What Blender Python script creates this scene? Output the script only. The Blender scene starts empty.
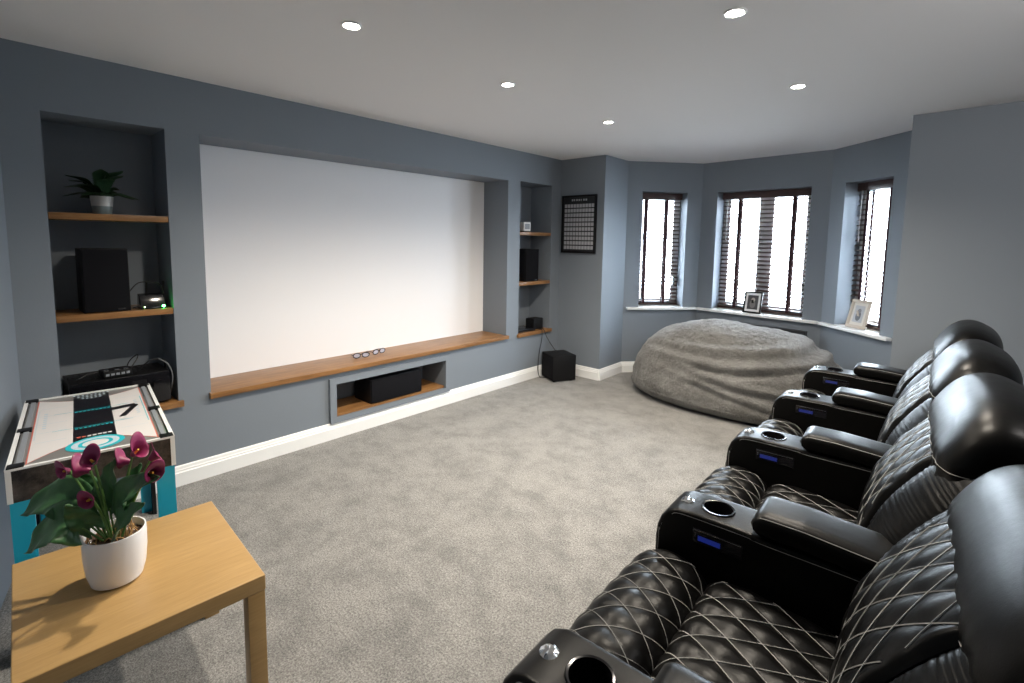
import bpy, bmesh, math, random
from mathutils import Vector, Matrix
from mathutils import noise as mnoise
random.seed(7)
PI = math.pi
SC = bpy.context.scene
COL = SC.collection

# ------------------------------------------------------------------ camera
F_PX, PPY = 491.369, 289.333
yaw, pit, rol = (math.radians(a) for a in (42.267, -5.717, 0.904))
fw = Vector((-math.sin(yaw)*math.cos(pit), math.cos(yaw)*math.cos(pit), math.sin(pit)))
rt = Vector((math.cos(yaw), math.sin(yaw), 0))
upv = rt.cross(fw)
r2 = rt*math.cos(rol) + upv*math.sin(rol)
u2 = -rt*math.sin(rol) + upv*math.cos(rol)
cam_data = bpy.data.cameras.new('camera')
cam = bpy.data.objects.new('camera', cam_data)
COL.objects.link(cam)
M = Matrix.Identity(4)
for i in range(3):
    M[i][0], M[i][1], M[i][2] = r2[i], u2[i], -fw[i]
M[0][3], M[1][3], M[2][3] = 3.374, 0.480, 1.503
cam.matrix_world = M
cam_data.sensor_fit = 'HORIZONTAL'
cam_data.sensor_width = 36
cam_data.lens = F_PX/1024*36
cam_data.shift_y = (PPY-341.5)/1024
cam_data.clip_start = 0.02
SC.camera = cam

# ------------------------------------------------------------------ world, exposure, large lights
SC.view_settings.view_transform = 'Standard'
SC.view_settings.look = 'None'
SC.view_settings.gamma = 1
SC.view_settings.use_curve_mapping = False
SC.view_settings.exposure = 1.25
w = bpy.data.worlds.new('overcast_sky')
SC.world = w
w.use_nodes = True
bg = w.node_tree.nodes['Background']
bg.inputs['Color'].default_value = (0.78, 0.89, 1.0, 1)
bg.inputs['Strength'].default_value = 22.0

def area_light(name, loc, target, sx, sy, power, color=(1, 1, 1), portal=False):
    d = bpy.data.lights.new(name, 'AREA')
    d.shape = 'RECTANGLE'; d.size = sx; d.size_y = sy; d.energy = power; d.color = color
    o = bpy.data.objects.new(name, d); COL.objects.link(o)
    o.location = loc
    o.rotation_euler = (Vector(target)-Vector(loc)).to_track_quat('-Z', 'Y').to_euler()
    if portal: d.cycles.is_portal = True
    return o
# unseen fill lamp added behind the recliners to brighten the back right wall
area_light('added_fill_light', (4.15, 2.2, 2.25), (3.5, 4.6, 1.2), 0.5, 0.3, 9, (1.0, 0.95, 0.90))

# ------------------------------------------------------------------ materials
def mat(name, col, rough=0.6, metal=0.0, **kw):
    m = bpy.data.materials.new(name); m.use_nodes = True
    b = m.node_tree.nodes['Principled BSDF']
    b.inputs['Base Color'].default_value = (*col, 1)
    b.inputs['Roughness'].default_value = rough
    b.inputs['Metallic'].default_value = metal
    for k, v in kw.items():
        b.inputs[k.replace('_', ' ')].default_value = v
    return m
def nodes(m): return m.node_tree.nodes, m.node_tree.links, m.node_tree.nodes['Principled BSDF']
def coords(m, scale=(1, 1, 1)):
    N, L, b = nodes(m)
    tc = N.new('ShaderNodeTexCoord'); mp = N.new('ShaderNodeMapping'); mp.inputs['Scale'].default_value = scale
    L.new(tc.outputs['Object'], mp.inputs['Vector'])
    return mp.outputs['Vector']
def noise_tex(m, vec, scale, detail=3, rough=0.55):
    N, L, b = nodes(m)
    n = N.new('ShaderNodeTexNoise'); n.inputs['Scale'].default_value = scale
    n.inputs['Detail'].default_value = detail; n.inputs['Roughness'].default_value = rough
    L.new(vec, n.inputs['Vector']); return n.outputs['Fac']
def ramp(m, fac, stops):
    N, L, b = nodes(m)
    r = N.new('ShaderNodeValToRGB'); el = r.color_ramp.elements
    while len(el) < len(stops): el.new(0.5)
    for e, (p, c) in zip(el, stops): e.position = p; e.color = (*c, 1)
    L.new(fac, r.inputs['Fac']); return r.outputs['Color']
def bump(m, fac, strength, dist=0.01):
    N, L, b = nodes(m)
    bp = N.new('ShaderNodeBump'); bp.inputs['Strength'].default_value = strength; bp.inputs['Distance'].default_value = dist
    L.new(fac, bp.inputs['Height']); L.new(bp.outputs['Normal'], b.inputs['Normal']); return bp
def mixc(m, a, b_, fac, mode='MULTIPLY'):
    N, L, b = nodes(m)
    x = N.new('ShaderNodeMix'); x.data_type = 'RGBA'; x.blend_type = mode
    if isinstance(fac, float): x.inputs[0].default_value = fac
    else: L.new(fac, x.inputs[0])
    for s, v in ((6, a), (7, b_)):
        if isinstance(v, tuple): x.inputs[s].default_value = (*v, 1)
        else: L.new(v, x.inputs[s])
    return x.outputs[2]

def plaster(name, col, rough=0.75):
    m = mat(name, col, rough); v = coords(m); f = noise_tex(m, v, 90, 4)
    bump(m, f, 0.10, 0.004); return m
M_WALL = plaster('grey_blue_wall_paint', (0.188, 0.216, 0.252), 0.65)
M_CEIL = plaster('ceiling_paint', (0.82, 0.815, 0.82), 0.85)
M_SCREEN = plaster('screen_white', (0.86, 0.86, 0.885), 0.8)
M_WHITE = mat('white_gloss_paint', (0.83, 0.84, 0.84), 0.35)
M_UPVC = mat('white_plastic_frame', (0.85, 0.87, 0.9), 0.3)
M_BLACK = mat('black_satin', (0.004, 0.004, 0.005), 0.5, Specular_IOR_Level=0.3)
M_BLACKGLOSS = mat('black_gloss', (0.006, 0.006, 0.008), 0.12)
M_FABRICBLACK = mat('speaker_cloth', (0.008, 0.008, 0.010), 0.85)
M_CABLE = mat('cable_black', (0.012, 0.012, 0.014), 0.5)
M_SILVER = mat('silver', (0.75, 0.75, 0.76), 0.18, 1.0)
M_CHROME = mat('chrome', (0.85, 0.85, 0.85), 0.08, 1.0)
M_GREYPL = mat('grey_plastic', (0.25, 0.27, 0.30), 0.4)

def carpet():
    m = mat('grey_carpet', (0.3, 0.3, 0.3), 0.95)
    v = coords(m)
    a = noise_tex(m, v, 130, 4, 0.85); b_ = noise_tex(m, v, 4.5, 7, 0.78); c = noise_tex(m, v, 60, 4, 0.7)
    ca = ramp(m, a, [(0.39, (0.11, 0.107, 0.103)), (0.62, (0.44, 0.427, 0.405))])
    cb = ramp(m, b_, [(0.38, (0.64, 0.645, 0.65)), (0.58, (1.0, 1.0, 1.0))])
    cc = ramp(m, c, [(0.3, (0.74, 0.74, 0.74)), (0.7, (1.0, 1.0, 1.0))])
    x = mixc(m, ca, cb, 1.0); x = mixc(m, x, cc, 1.0)
    N, L, b = nodes(m); L.new(x, b.inputs['Base Color'])
    bump(m, a, 0.8, 0.007)
    b.inputs['Sheen Weight'].default_value = 0.2
    return m
M_CARPET = carpet()
def wood(name, c0, c1, rough, axis_scale, sc=1.0):
    m = mat(name, c0, rough); v = coords(m, axis_scale)
    a = noise_tex(m, v, 6*sc, 6, 0.6); b_ = noise_tex(m, v, 40*sc, 3, 0.6)
    ca = ramp(m, a, [(0.3, c0), (0.68, c1)])
    cb = ramp(m, b_, [(0.3, (0.86, 0.84, 0.82)), (0.65, (1, 1, 1))])
    N, L, b = nodes(m); L.new(mixc(m, ca, cb, 1.0), b.inputs['Base Color'])
    return m
M_OAK = wood('oiled_oak_worktop', (0.175, 0.080, 0.026), (0.35, 0.178, 0.066), 0.35, (5, 0.5, 5), 1.6)
M_BIRCH = wood('birch_veneer', (0.41, 0.252, 0.095), (0.46, 0.292, 0.118), 0.38, (5, 0.35, 5), 0.8)
M_BLIND = wood('dark_wood_blind', (0.045, 0.024, 0.022), (0.075, 0.042, 0.038), 0.30, (1, 1, 6), 1)
M_TAPE = mat('maroon_ladder_tape', (0.040, 0.012, 0.016), 0.9)

def leather():
    m = mat('black_leather', (0.0025, 0.0024, 0.0023), 0.40)
    v = coords(m); a = noise_tex(m, v, 14, 5, 0.6); g = noise_tex(m, v, 420, 2, 0.6)
    N, L, b = nodes(m)
    mr = N.new('ShaderNodeMapRange'); mr.inputs[3].default_value = 0.29; mr.inputs[4].default_value = 0.40
    L.new(a, mr.inputs[0]); L.new(mr.outputs[0], b.inputs['Roughness'])
    bp = bump(m, g, 0.18, 0.0010)
    bp2 = N.new('ShaderNodeBump'); bp2.inputs['Strength'].default_value = 0.14; bp2.inputs['Distance'].default_value = 0.006
    L.new(a, bp2.inputs['Height']); L.new(bp.outputs['Normal'], bp2.inputs['Normal']); L.new(bp2.outputs['Normal'], b.inputs['Normal'])
    b.inputs['Specular IOR Level'].default_value = 0.13
    return m
M_LEATHER = leather()
M_STITCH = mat('pale_stitching', (0.26, 0.258, 0.25), 0.7)

def emis(name, col, s):
    m = mat(name, (0.01, 0.01, 0.01), 0.4); b = m.node_tree.nodes['Principled BSDF']
    b.inputs['Emission Color'].default_value = (*col, 1); b.inputs['Emission Strength'].default_value = s
    return m

# ------------------------------------------------------------------ mesh helpers
class MB:
    """collects shapes; build() links them as one mesh object"""
    def __init__(s): s.v = []; s.f = []; s.m = []; s.sm = []
    def add(s, vs, fs, mi=0, smooth=False):
        o = len(s.v); s.v += [Vector(p) for p in vs]
        for f in fs: s.f.append([i+o for i in f]); s.m.append(mi); s.sm.append(smooth)
        return s
    def box(s, a, b, mi=0, bev=0.0, seg=2):
        a = Vector(a); b = Vector(b)
        if bev <= 0:
            vs = [(x, y, z) for x in (a.x, b.x) for y in (a.y, b.y) for z in (a.z, b.z)]
            fs = [(0, 1, 3, 2), (4, 6, 7, 5), (0, 4, 5, 1), (2, 3, 7, 6), (0, 2, 6, 4), (1, 5, 7, 3)]
            return s.add(vs, fs, mi)
        bm = bmesh.new(); bmesh.ops.create_cube(bm, size=1)
        for v in bm.verts: v.co = Vector([(a[i]+b[i])/2 + v.co[i]*abs(b[i]-a[i]) for i in range(3)])
        bmesh.ops.bevel(bm, geom=bm.edges[:], offset=bev, segments=seg, profile=0.6, affect='EDGES')
        return s.bm(bm, mi, True)
    def bm(s, bm, mi=0, smooth=True, mx=None):
        bm.verts.index_update()
        s.add([(mx @ v.co if mx else v.co.copy()) for v in bm.verts], [[v.index for v in f.verts] for f in bm.faces], mi, smooth)
        bm.free(); return s
    def prism(s, pts, axis, a, b, mi=0, bev=0.0, seg=3, smooth=True):
        """polygon pts (2D) extruded along axis between a and b, edges of the two caps bevelled"""
        def P(p, t):
            return {0: (t, p[0], p[1]), 1: (p[0], t, p[1]), 2: (p[0], p[1], t)}[axis]
        bm = bmesh.new()
        A = [bm.verts.new(P(p, a)) for p in pts]; B = [bm.verts.new(P(p, b)) for p in pts]
        n = len(pts); fa = bm.faces.new(A); fb = bm.faces.new(B)
        for i in range(n): bm.faces.new((A[i], A[(i+1) % n], B[(i+1) % n], B[i]))
        bmesh.ops.recalc_face_normals(bm, faces=bm.faces[:])
        if bev > 0:
            bmesh.ops.bevel(bm, geom=list(fa.edges)+list(fb.edges), offset=bev, segments=seg, profile=0.6, affect='EDGES')
        return s.bm(bm, mi, smooth)
    def tube(s, pts, r, n=6, mi=0, cap=True, r1=None):
        pts = [Vector(p) for p in pts]
        if len(pts) < 2: return s
        rings = []; prev = None
        for i, p in enumerate(pts):
            t = (pts[min(i+1, len(pts)-1)] - pts[max(i-1, 0)]).normalized()
            if prev is None:
                a = Vector((0, 0, 1)) if abs(t.z) < 0.9 else Vector((1, 0, 0))
                nx = t.cross(a).normalized()
            else: nx = (prev - t*prev.dot(t)).normalized()
            prev = nx; ny = t.cross(nx)
            rr = r if r1 is None else r + (r1-r)*i/(len(pts)-1)
            rings.append([p + (nx*math.cos(2*PI*k/n)+ny*math.sin(2*PI*k/n))*rr for k in range(n)])
        vs = [v for R in rings for v in R]
        fs = [(i*n+k, i*n+(k+1) % n, (i+1)*n+(k+1) % n, (i+1)*n+k) for i in range(len(pts)-1) for k in range(n)]
        if cap: fs += [list(range(n))[::-1], [(len(pts)-1)*n+k for k in range(n)]]
        return s.add(vs, fs, mi, True)
    def lathe(s, prof, c=(0, 0, 0), n=32, mi=0, sx=1, sy=1, closed=False):
        """prof: list of (r, z)"""
        c = Vector(c); vs = []; fs = []
        for r, z in prof:
            vs += [c + Vector((r*sx*math.cos(2*PI*k/n), r*sy*math.sin(2*PI*k/n), z)) for k in range(n)]
        for i in range(len(prof)-1):
            for k in range(n): fs.append((i*n+k, i*n+(k+1) % n, (i+1)*n+(k+1) % n, (i+1)*n+k))
        if prof[0][0] > 1e-5: fs.append(list(range(n))[::-1])
        if prof[-1][0] > 1e-5: fs.append([(len(prof)-1)*n+k for k in range(n)])
        return s.add(vs, fs, mi, True)
    def grid(s, fn, nu, nv, mi=0, closeu=False, smooth=True, flip=False):
        vs = [fn(i/(nu if closeu else nu-1), j/(nv-1)) for j in range(nv) for i in range(nu)]
        fs = []
        for j in range(nv-1):
            for i in range(nu if closeu else nu-1):
                q = [j*nu+i, j*nu+(i+1) % nu, (j+1)*nu+(i+1) % nu, (j+1)*nu+i]
                fs.append(q[::-1] if flip else q)
        return s.add(vs, fs, mi, smooth)
    def xf(s, mx):
        s.v = [mx @ v for v in s.v]; return s
    def build(s, name, mats, parent=None, loc=None, weld=False, sharp=40):
        me = bpy.data.meshes.new(name); me.from_pydata([tuple(v) for v in s.v], [], s.f)
        for m in (mats if isinstance(mats, (list, tuple)) else [mats]): me.materials.append(m)
        for p, mi, sm in zip(me.polygons, s.m, s.sm): p.material_index = mi; p.use_smooth = sm
        me.validate()
        bm = bmesh.new(); bm.from_mesh(me)
        bmesh.ops.remove_doubles(bm, verts=bm.verts[:], dist=1e-5)
        bmesh.ops.recalc_face_normals(bm, faces=bm.faces[:])
        bm.to_mesh(me); bm.free()
        if any(s.sm):
            me.set_sharp_from_angle(angle=math.radians(sharp))
        o = bpy.data.objects.new(name, me); COL.objects.link(o)
        if parent is not None: o.parent = parent
        if loc is not None: o.location = loc
        return o

def thing(name, label, cat, loc=(0, 0, 0), rz=0.0, group=None):
    o = bpy.data.objects.new(name, None); COL.objects.link(o)
    o.empty_display_size = 0.1
    o.location = loc; o.rotation_euler = (0, 0, rz)
    return tag(o, label, cat, group)
def tag(o, label, cat, group=None):
    o['label'] = label; o['category'] = cat
    if group: o['group'] = group
    return o
def struct(o): o['kind'] = 'structure'; return o
def copy_tree(o, parent=None):
    c = o.copy(); COL.objects.link(c)
    if parent is not None: c.parent = parent
    for ch in [x for x in list(COL.objects) if x.parent == o]: copy_tree(ch, c)
    return c
def cut(o, cutter_mb):
    """carve a shape out of o and keep only the carved mesh"""
    c = cutter_mb.build('cutter', M_BLACK)
    md = o.modifiers.new('cut', 'BOOLEAN'); md.object = c; md.operation = 'DIFFERENCE'; md.solver = 'EXACT'
    pm = o.parent; o.parent = None; loc = o.location.copy(); o.location = (0, 0, 0)
    dg = bpy.context.evaluated_depsgraph_get()
    me = bpy.data.meshes.new_from_object(o.evaluated_get(dg))
    o.modifiers.clear(); old = o.data; o.data = me; o.parent = pm; o.location = loc
    bpy.data.meshes.remove(old); bpy.data.objects.remove(c)
    for p in me.polygons: p.use_smooth = True
    me.set_sharp_from_angle(angle=math.radians(40))
    return o

# ------------------------------------------------------------------ room shell
H = 2.4
P_NL = Vector((0, 0.60)); P_C = Vector((0, 4.986)); E1 = Vector((0.570, 4.986)); E2 = Vector((0.564, 5.470))
E3 = Vector((1.142, 6.136)); E4 = Vector((2.418, 6.017)); E5 = Vector((3.040, 5.437)); E6 = Vector((3.059, 4.897))
P_BR = Vector((4.45, 4.82)); P_NR = Vector((4.45, -0.31))
OUT = [P_NL, P_C, E1, E2, E3, E4, E5, E6, P_BR, P_NR]

def slab(name, z0, z1, m):
    mb = MB(); n = len(OUT)
    bm = bmesh.new()
    A = [bm.verts.new((p.x, p.y, z0)) for p in OUT]; B = [bm.verts.new((p.x, p.y, z1)) for p in OUT]
    bm.faces.new(A); bm.faces.new(B)
    for i in range(n): bm.faces.new((A[i], A[(i+1) % n], B[(i+1) % n], B[i]))
    bmesh.ops.recalc_face_normals(bm, faces=bm.faces[:])
    mb.bm(bm, 0, False)
    return struct(mb.build(name, m))
slab('floor', -0.12, 0, M_CARPET)
slab('ceiling', H, H+0.12, M_CEIL)

def wall(name, A, B, holes=(), m=M_WALL):
    """wall face from A to B (room on the right-hand side of A->B); holes = (t0, t1, z0, z1, depth, has_back)"""
    A = Vector((*A, 0)); B = Vector((*B, 0)); d = (B-A); Ln = d.length; d.normalize()
    out = Vector((-d.y, d.x, 0))
    P = lambda t, z, o=0.0: A + d*t + out*o + Vector((0, 0, z))
    ts = sorted({0, Ln, *[h[0] for h in holes], *[h[1] for h in holes]})
    zs = sorted({0, H, *[h[2] for h in holes], *[h[3] for h in holes]})
    mb = MB()
    for i in range(len(ts)-1):
        for j in range(len(zs)-1):
            tc, zc = (ts[i]+ts[i+1])/2, (zs[j]+zs[j+1])/2
            if any(h[0] < tc < h[1] and h[2] < zc < h[3] for h in holes): continue
            mb.add([P(ts[i], zs[j]), P(ts[i+1], zs[j]), P(ts[i+1], zs[j+1]), P(ts[i], zs[j+1])], [(0, 1, 2, 3)])
    for t0, t1, z0, z1, dp, back in holes:
        for a, b in (((t0, z0), (t1, z0)), ((t1, z0), (t1, z1)), ((t1, z1), (t0, z1)), ((t0, z1), (t0, z0))):
            mb.add([P(*a), P(*b), P(*b, dp), P(*a, dp)], [(0, 1, 2, 3)])
        if back: mb.add([P(t0, z0, dp), P(t1, z0, dp), P(t1, z1, dp), P(t0, z1, dp)], [(0, 1, 2, 3)])
    return struct(mb.build(name, m))
ND = 0.35
Y0 = 0.60
# openings of the wall with the screen: (y0, y1, z0, z1, depth, back)
wall('wall_left', P_NL, P_C, [
    (0.748-Y0, 1.256-Y0, 0.485, 2.097, 0.30, True),
    (1.428-Y0, 4.114-Y0, 0.497, 2.094, ND, True),
    (2.245-Y0, 3.298-Y0, 0.160, 0.415, 0.32, True),
    (4.299-Y0, 4.824-Y0, 0.485, 2.104, 0.30, True)])
wall('wall_back', P_C, E1)
wall('wall_bay_return', E1, E2)
WZ0, WZ1, WD = 0.763, 2.07, 0.24
W1 = (0.177, 0.709); W2 = (0.182, 1.114); W3 = (0.177, 0.692)
wall('wall_bay_left', E2, E3, [(*W1, WZ0, WZ1, WD, False)])
wall('wall_bay_centre', E3, E4, [(*W2, WZ0, WZ1, WD, False)])
wall('wall_bay_right', E4, E5, [(*W3, WZ0, WZ1, WD, False)])
wall('wall_bay_right_return', E5, E6)
wall('wall_back_right', E6, P_BR)
wall('wall_right', P_BR, P_NR)
wall('wall_near', P_NR, P_NL)

# ---- baseboards, moulded in two steps
def baseboard(name, pts):
    prof = [(0, 0), (0.018, 0), (0.018, 0.082), (0.0135, 0.088), (0.0135, 0.097), (0.010, 0.103), (0.008, 0.117), (0.004, 0.123), (0, 0.123)]
    pts = [Vector(p) for p in pts]; mb = MB(); rings = []
    for i, p in enumerate(pts):
        dirs = []
        if i > 0: dirs.append((pts[i]-pts[i-1]).normalized())
        if i < len(pts)-1: dirs.append((pts[i+1]-pts[i]).normalized())
        ns = [Vector((d.y, -d.x)) for d in dirs]          # into the room
        n = sum(ns, Vector((0, 0))).normalized(); k = 1/max(0.3, n.dot(ns[0]))
        rings.append([Vector((p.x+n.x*k*a, p.y+n.y*k*a, z)) for a, z in prof])
    m = len(prof)
    vs = [v for R in rings for v in R]; fs = []
    for i in range(len(pts)-1):
        for k in range(m): fs.append((i*m+k, i*m+(k+1) % m, (i+1)*m+(k+1) % m, (i+1)*m+k))
    fs += [list(range(m)), [(len(pts)-1)*m+k for k in range(m)]]
    mb.add(vs, fs); return struct(mb.build(name, M_WHITE))
baseboard('baseboard_left', [P_NL, P_C])
baseboard('baseboard_back', [P_C, E1])
baseboard('baseboard_bay', [E1, E2, E3, E4, E5, E6])
baseboard('baseboard_right', [E6, P_BR, P_NR])

# ------------------------------------------------------------------ windows, sills, blinds
def window(idx, A, B, span, sill, mull, blabel, tapes):
    A = Vector((*A, 0)); B = Vector((*B, 0)); d = (B-A).normalized(); out = Vector((-d.y, d.x, 0))
    mx = Matrix.Identity(4)
    org = A + d*span[0]
    for i in range(3): mx[i][0], mx[i][1], mx[i][2], mx[i][3] = d[i], out[i], (0, 0, 1)[i], org[i]
    Wd = span[1]-span[0]; z0, z1 = WZ0, WZ1
    y0, y1 = WD-0.055, WD
    f = MB(); t = 0.045
    f.box((0, y0, z0), (t, y1, z1)); f.box((Wd-t, y0, z0), (Wd, y1, z1))
    f.box((t, y0, z0), (Wd-t, y1, z0+t)); f.box((t, y0, z1-t), (Wd-t, y1, z1))
    cells = [(t, Wd-t)]
    if mull:
        c = Wd/2; f.box((c-0.04, y0, z0+t), (c+0.04, y1, z1-t)); cells = [(t, c-0.04), (c+0.04, Wd-t)]
    for a, b in cells:            # opening sashes with a slim glazing bar
        s = 0.035; ys = y0-0.012
        f.box((a, ys, z0+t), (a+s, y1-0.01, z1-t)); f.box((b-s, ys, z0+t), (b, y1-0.01, z1-t))
        f.box((a+s, ys, z0+t), (b-s, y1-0.01, z0+t+s)); f.box((a+s, ys, z1-t-s), (b-s, y1-0.01, z1-t))
        f.box((a+s, y0+0.022, 1.64), (b-s, y0+0.034, 1.655))
    f.xf(mx); fr = struct(f.build('window_%d' % idx, M_UPVC))
    g = MB()
    for a, b in cells: g.box((a+0.035, y0+0.026, z0+0.08), (b-0.035, y0+0.030, z1-0.08))
    g.xf(mx); g.build('glass', M_GLASS, fr)
    h = MB()                      # window handle
    hx = Wd-t-0.018
    h.box((hx-0.012, y0-0.03, 1.02), (hx+0.012, y0-0.012, 1.08), bev=0.003); h.box((hx-0.008, y0-0.045, 1.0), (hx+0.008, y0-0.03, 1.11), bev=0.003)
    h.xf(mx); h.build('handle', M_SILVER, fr)
    s = MB(); a0, a1 = sill
    s.box((a0-span[0], -0.055, z0-0.028), (a1-span[0], 0.0, z0), bev=0.006)
    s.box((0.0005, -0.0005, z0-0.028), (Wd-0.0005, y0+0.001, z0+0.001))
    s.xf(mx); s.build('window_sill', M_WHITE, fr)
    # the venetian blind
    bt = thing('venetian_blind', blabel, 'blind', tuple(org + out*0.15 + Vector((0, 0, z0))), math.atan2(d.y, d.x), 'dark wooden venetian blinds in the bay')
    hh = z1-z0
    p = MB(); p.box((0.006, -0.035, hh-0.075), (Wd-0.006, -0.022, hh-0.002), bev=0.003); p.box((0.008, -0.022, hh-0.05), (Wd-0.008, 0.025, hh-0.004))
    p.build('headrail', M_BLIND, bt)
    sl = MB(); z = 0.055
    tilt = math.radians(17)
    while z < hh-0.085:
        def S(u, v, z=z):
            yy = (v-0.5)*0.05
            return (0.010+u*(Wd-0.020), yy*math.cos(tilt), z+yy*math.sin(tilt)+0.0022*(1-(2*v-1)**2))
        sl.grid(S, 2, 5, smooth=True)
        sl.grid(lambda u, v: (S(u, v)[0], S(u, v)[1], S(u, v)[2]-0.0028), 2, 5, smooth=True, flip=True)
        z += 0.046
    sl.build('slats', M_BLIND, bt)
    for q in tapes:
        tp = MB(); x = q*Wd
        tp.box((x-0.016, -0.0275, 0.03), (x+0.016, -0.0262, hh-0.06)); tp.box((x-0.016, 0.0262, 0.03), (x+0.016, 0.0275, hh-0.06))
        tp.build('ladder_tape', M_TAPE, bt)
    br = MB(); br.box((0.008, -0.026, 0.010), (Wd-0.008, 0.026, 0.030), bev=0.004); br.build('bottom_rail', M_BLIND, bt)
    wd = MB(); wd.tube([(0.07, -0.04, hh-0.07), (0.065, -0.04, hh-0.5)], 0.0035); wd.lathe([(0.001, 0), (0.006, 0.003), (0.007, 0.03), (0.003, 0.04)], (0.065, -0.04, hh-0.54), 10)
    wd.build('tilt_wand', M_BLIND, bt)
    return mx
mg = bpy.data.materials.new('window_glass'); mg.use_nodes = True
N_ = mg.node_tree.nodes; N_.clear()
_o = N_.new('ShaderNodeOutputMaterial'); _t = N_.new('ShaderNodeBsdfTransparent'); _g = N_.new('ShaderNodeBsdfGlossy'); _m = N_.new('ShaderNodeMixShader')
_g.inputs['Roughness'].default_value = 0.02; _m.inputs[0].default_value = 0.05; _t.inputs[0].default_value = (0.97, 0.98, 0.98, 1)
mg.node_tree.links.new(_t.outputs[0], _m.inputs[1]); mg.node_tree.links.new(_g.outputs[0], _m.inputs[2]); mg.node_tree.links.new(_m.outputs[0], _o.inputs[0])
M_GLASS = mg
X1 = window(1, E2, E3, W1, (0.03, 0.862), False, 'dark wooden venetian blind in the narrow window left of the bay', (0.20, 0.66))
X2 = window(2, E3, E4, W2, (0.022, 1.262), True, 'dark wooden venetian blind in the wide middle window of the bay', (0.21, 0.80))
X3 = window(3, E4, E5, W3, (0.022, 0.82), False, 'dark wooden venetian blind in the narrow window right of the bay', (0.24, 0.72))
for mx, sp in ((X1, W1), (X2, W2), (X3, W3)):   # sampling portals at the glass
    w_ = sp[1]-sp[0]
    c = mx @ Vector((w_/2, WD+0.01, (WZ0+WZ1)/2)); tgt = mx @ Vector((w_/2, -1, (WZ0+WZ1)/2))
    area_light('window_portal', c, tgt, w_, WZ1-WZ0, 1, portal=True)

# ------------------------------------------------------------------ downlights
M_LAMP = emis('lamp_glow', (1.0, 0.93, 0.82), 30)
def downlight():
    t = thing('ceiling_downlight', '', 'ceiling light', (0, 0, H))
    r = MB(); r.lathe([(0.030, 0.0005), (0.030, -0.0015), (0.036, -0.006), (0.043, -0.0045), (0.045, 0.0)], n=40)
    r.build('trim_ring', M_WHITE, t)
    l = MB(); l.lathe([(0.0305, 0.0), (0.0305, -0.0028), (0.018, -0.0034), (0.0, -0.0034)], n=32)
    l.build('lens', M_LAMP, t)
    d = bpy.data.lights.new('downlight_lamp', 'SPOT'); d.energy = 58; d.spot_size = math.radians(146); d.spot_blend = 0.9
    d.color = (1.0, 0.90, 0.76); d.shadow_soft_size = 0.035
    lo = bpy.data.objects.new('downlight_lamp', d); COL.objects.link(lo); lo.parent = t; lo.location = (0, 0, -0.02)
    return t
dl0 = downlight()
DL = [((1.385, 1.628), 'round ceiling downlight nearest the left shelf alcove'),
      ((1.36, 2.633), 'round ceiling downlight in front of the middle of the white screen'),
      ((1.335, 3.774), 'round ceiling downlight nearest the framed chart and back corner'),
      ((2.65, 2.544), 'round ceiling downlight at the top right, nearest above the recliners'),
      ((2.615, 3.705), 'round ceiling downlight in front of the right bay window')]
for i, ((x, y), lab) in enumerate(DL):
    o = dl0 if i == 0 else copy_tree(dl0)
    o.location = (x, y, H); o['label'] = lab; o['group'] = 'ceiling downlights'

# ------------------------------------------------------------------ screen, ledge, shelves, box frame
s = MB(); s.box((-ND+0.0005, 1.429, 0.532), (-ND+0.008, 4.113, 2.0935))
tag(s.build('projection_screen', M_SCREEN), 'large blank white projection screen filling the wall recess', 'projection screen')
s = MB(); s.box((-ND+0.001, 1.430, 0.498), (0.030, 4.112, 0.533), bev=0.003)
s.box((0.0005, 1.417, 0.498), (0.030, 1.431, 0.533)); s.box((0.0005, 4.111, 0.498), (0.030, 4.128, 0.533))
tag(s.build('wooden_ledge', M_OAK), 'long oiled oak ledge along the foot of the white screen', 'ledge')
s = MB()
for a, b in (((2.195, 0.120), (3.345, 0.160)), ((2.195, 0.415), (3.345, 0.460)), ((2.195, 0.160), (2.245, 0.415)), ((3.298, 0.160), (3.345, 0.415))):
    s.box((0.0185 if a[1] < 0.13 else 0.0005, a[0], max(a[1], 0.1235)), (0.024, b[0], b[1]))
tag(s.build('alcove_surround', M_WALL), 'grey painted raised frame around the low alcove under the screen', 'frame')
s = MB(); s.box((-0.318, 2.247, 0.1605), (0.0, 3.296, 0.178))
tag(s.build('alcove_board', M_OAK), 'oak board lining the floor of the low alcove', 'shelf')
def shelf(y0, y1, z, x1, label, group, ears=False):
    m = MB(); m.box((-0.2985, y0+0.0015, z-0.034), (x1, y1-0.0015, z), bev=0.002)
    if ears:
        m.box((0.0005, y0-0.020, z-0.034), (x1, y0+0.002, z)); m.box((0.0005, y1-0.002, z-0.034), (x1, y1+0.022, z))
    return tag(m.build('wooden_shelf', M_OAK), label, 'shelf', group)
SH = [1.607, 1.078, 0.520]
shelf(0.748, 1.256, SH[0], -0.003, 'oak shelf under the potted fern in the left alcove', 'oak alcove shelves')
shelf(0.748, 1.256, SH[1], -0.003, 'oak shelf under the black speaker in the left alcove', 'oak alcove shelves')
shelf(0.748, 1.256, SH[2], 0.024, 'oak shelf under the black receiver, lowest in the left alcove', 'oak alcove shelves', True)
shelf(4.299, 4.824, 1.590, -0.003, 'oak shelf under the small white clock in the far right alcove', 'oak alcove shelves')
shelf(4.299, 4.824, 1.062, -0.003, 'oak shelf under the speaker in the far right alcove', 'oak alcove shelves')
shelf(4.299, 4.824, 0.520, 0.024, 'oak shelf lowest in the far right alcove, cables hanging from it', 'oak alcove shelves', True)

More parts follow.
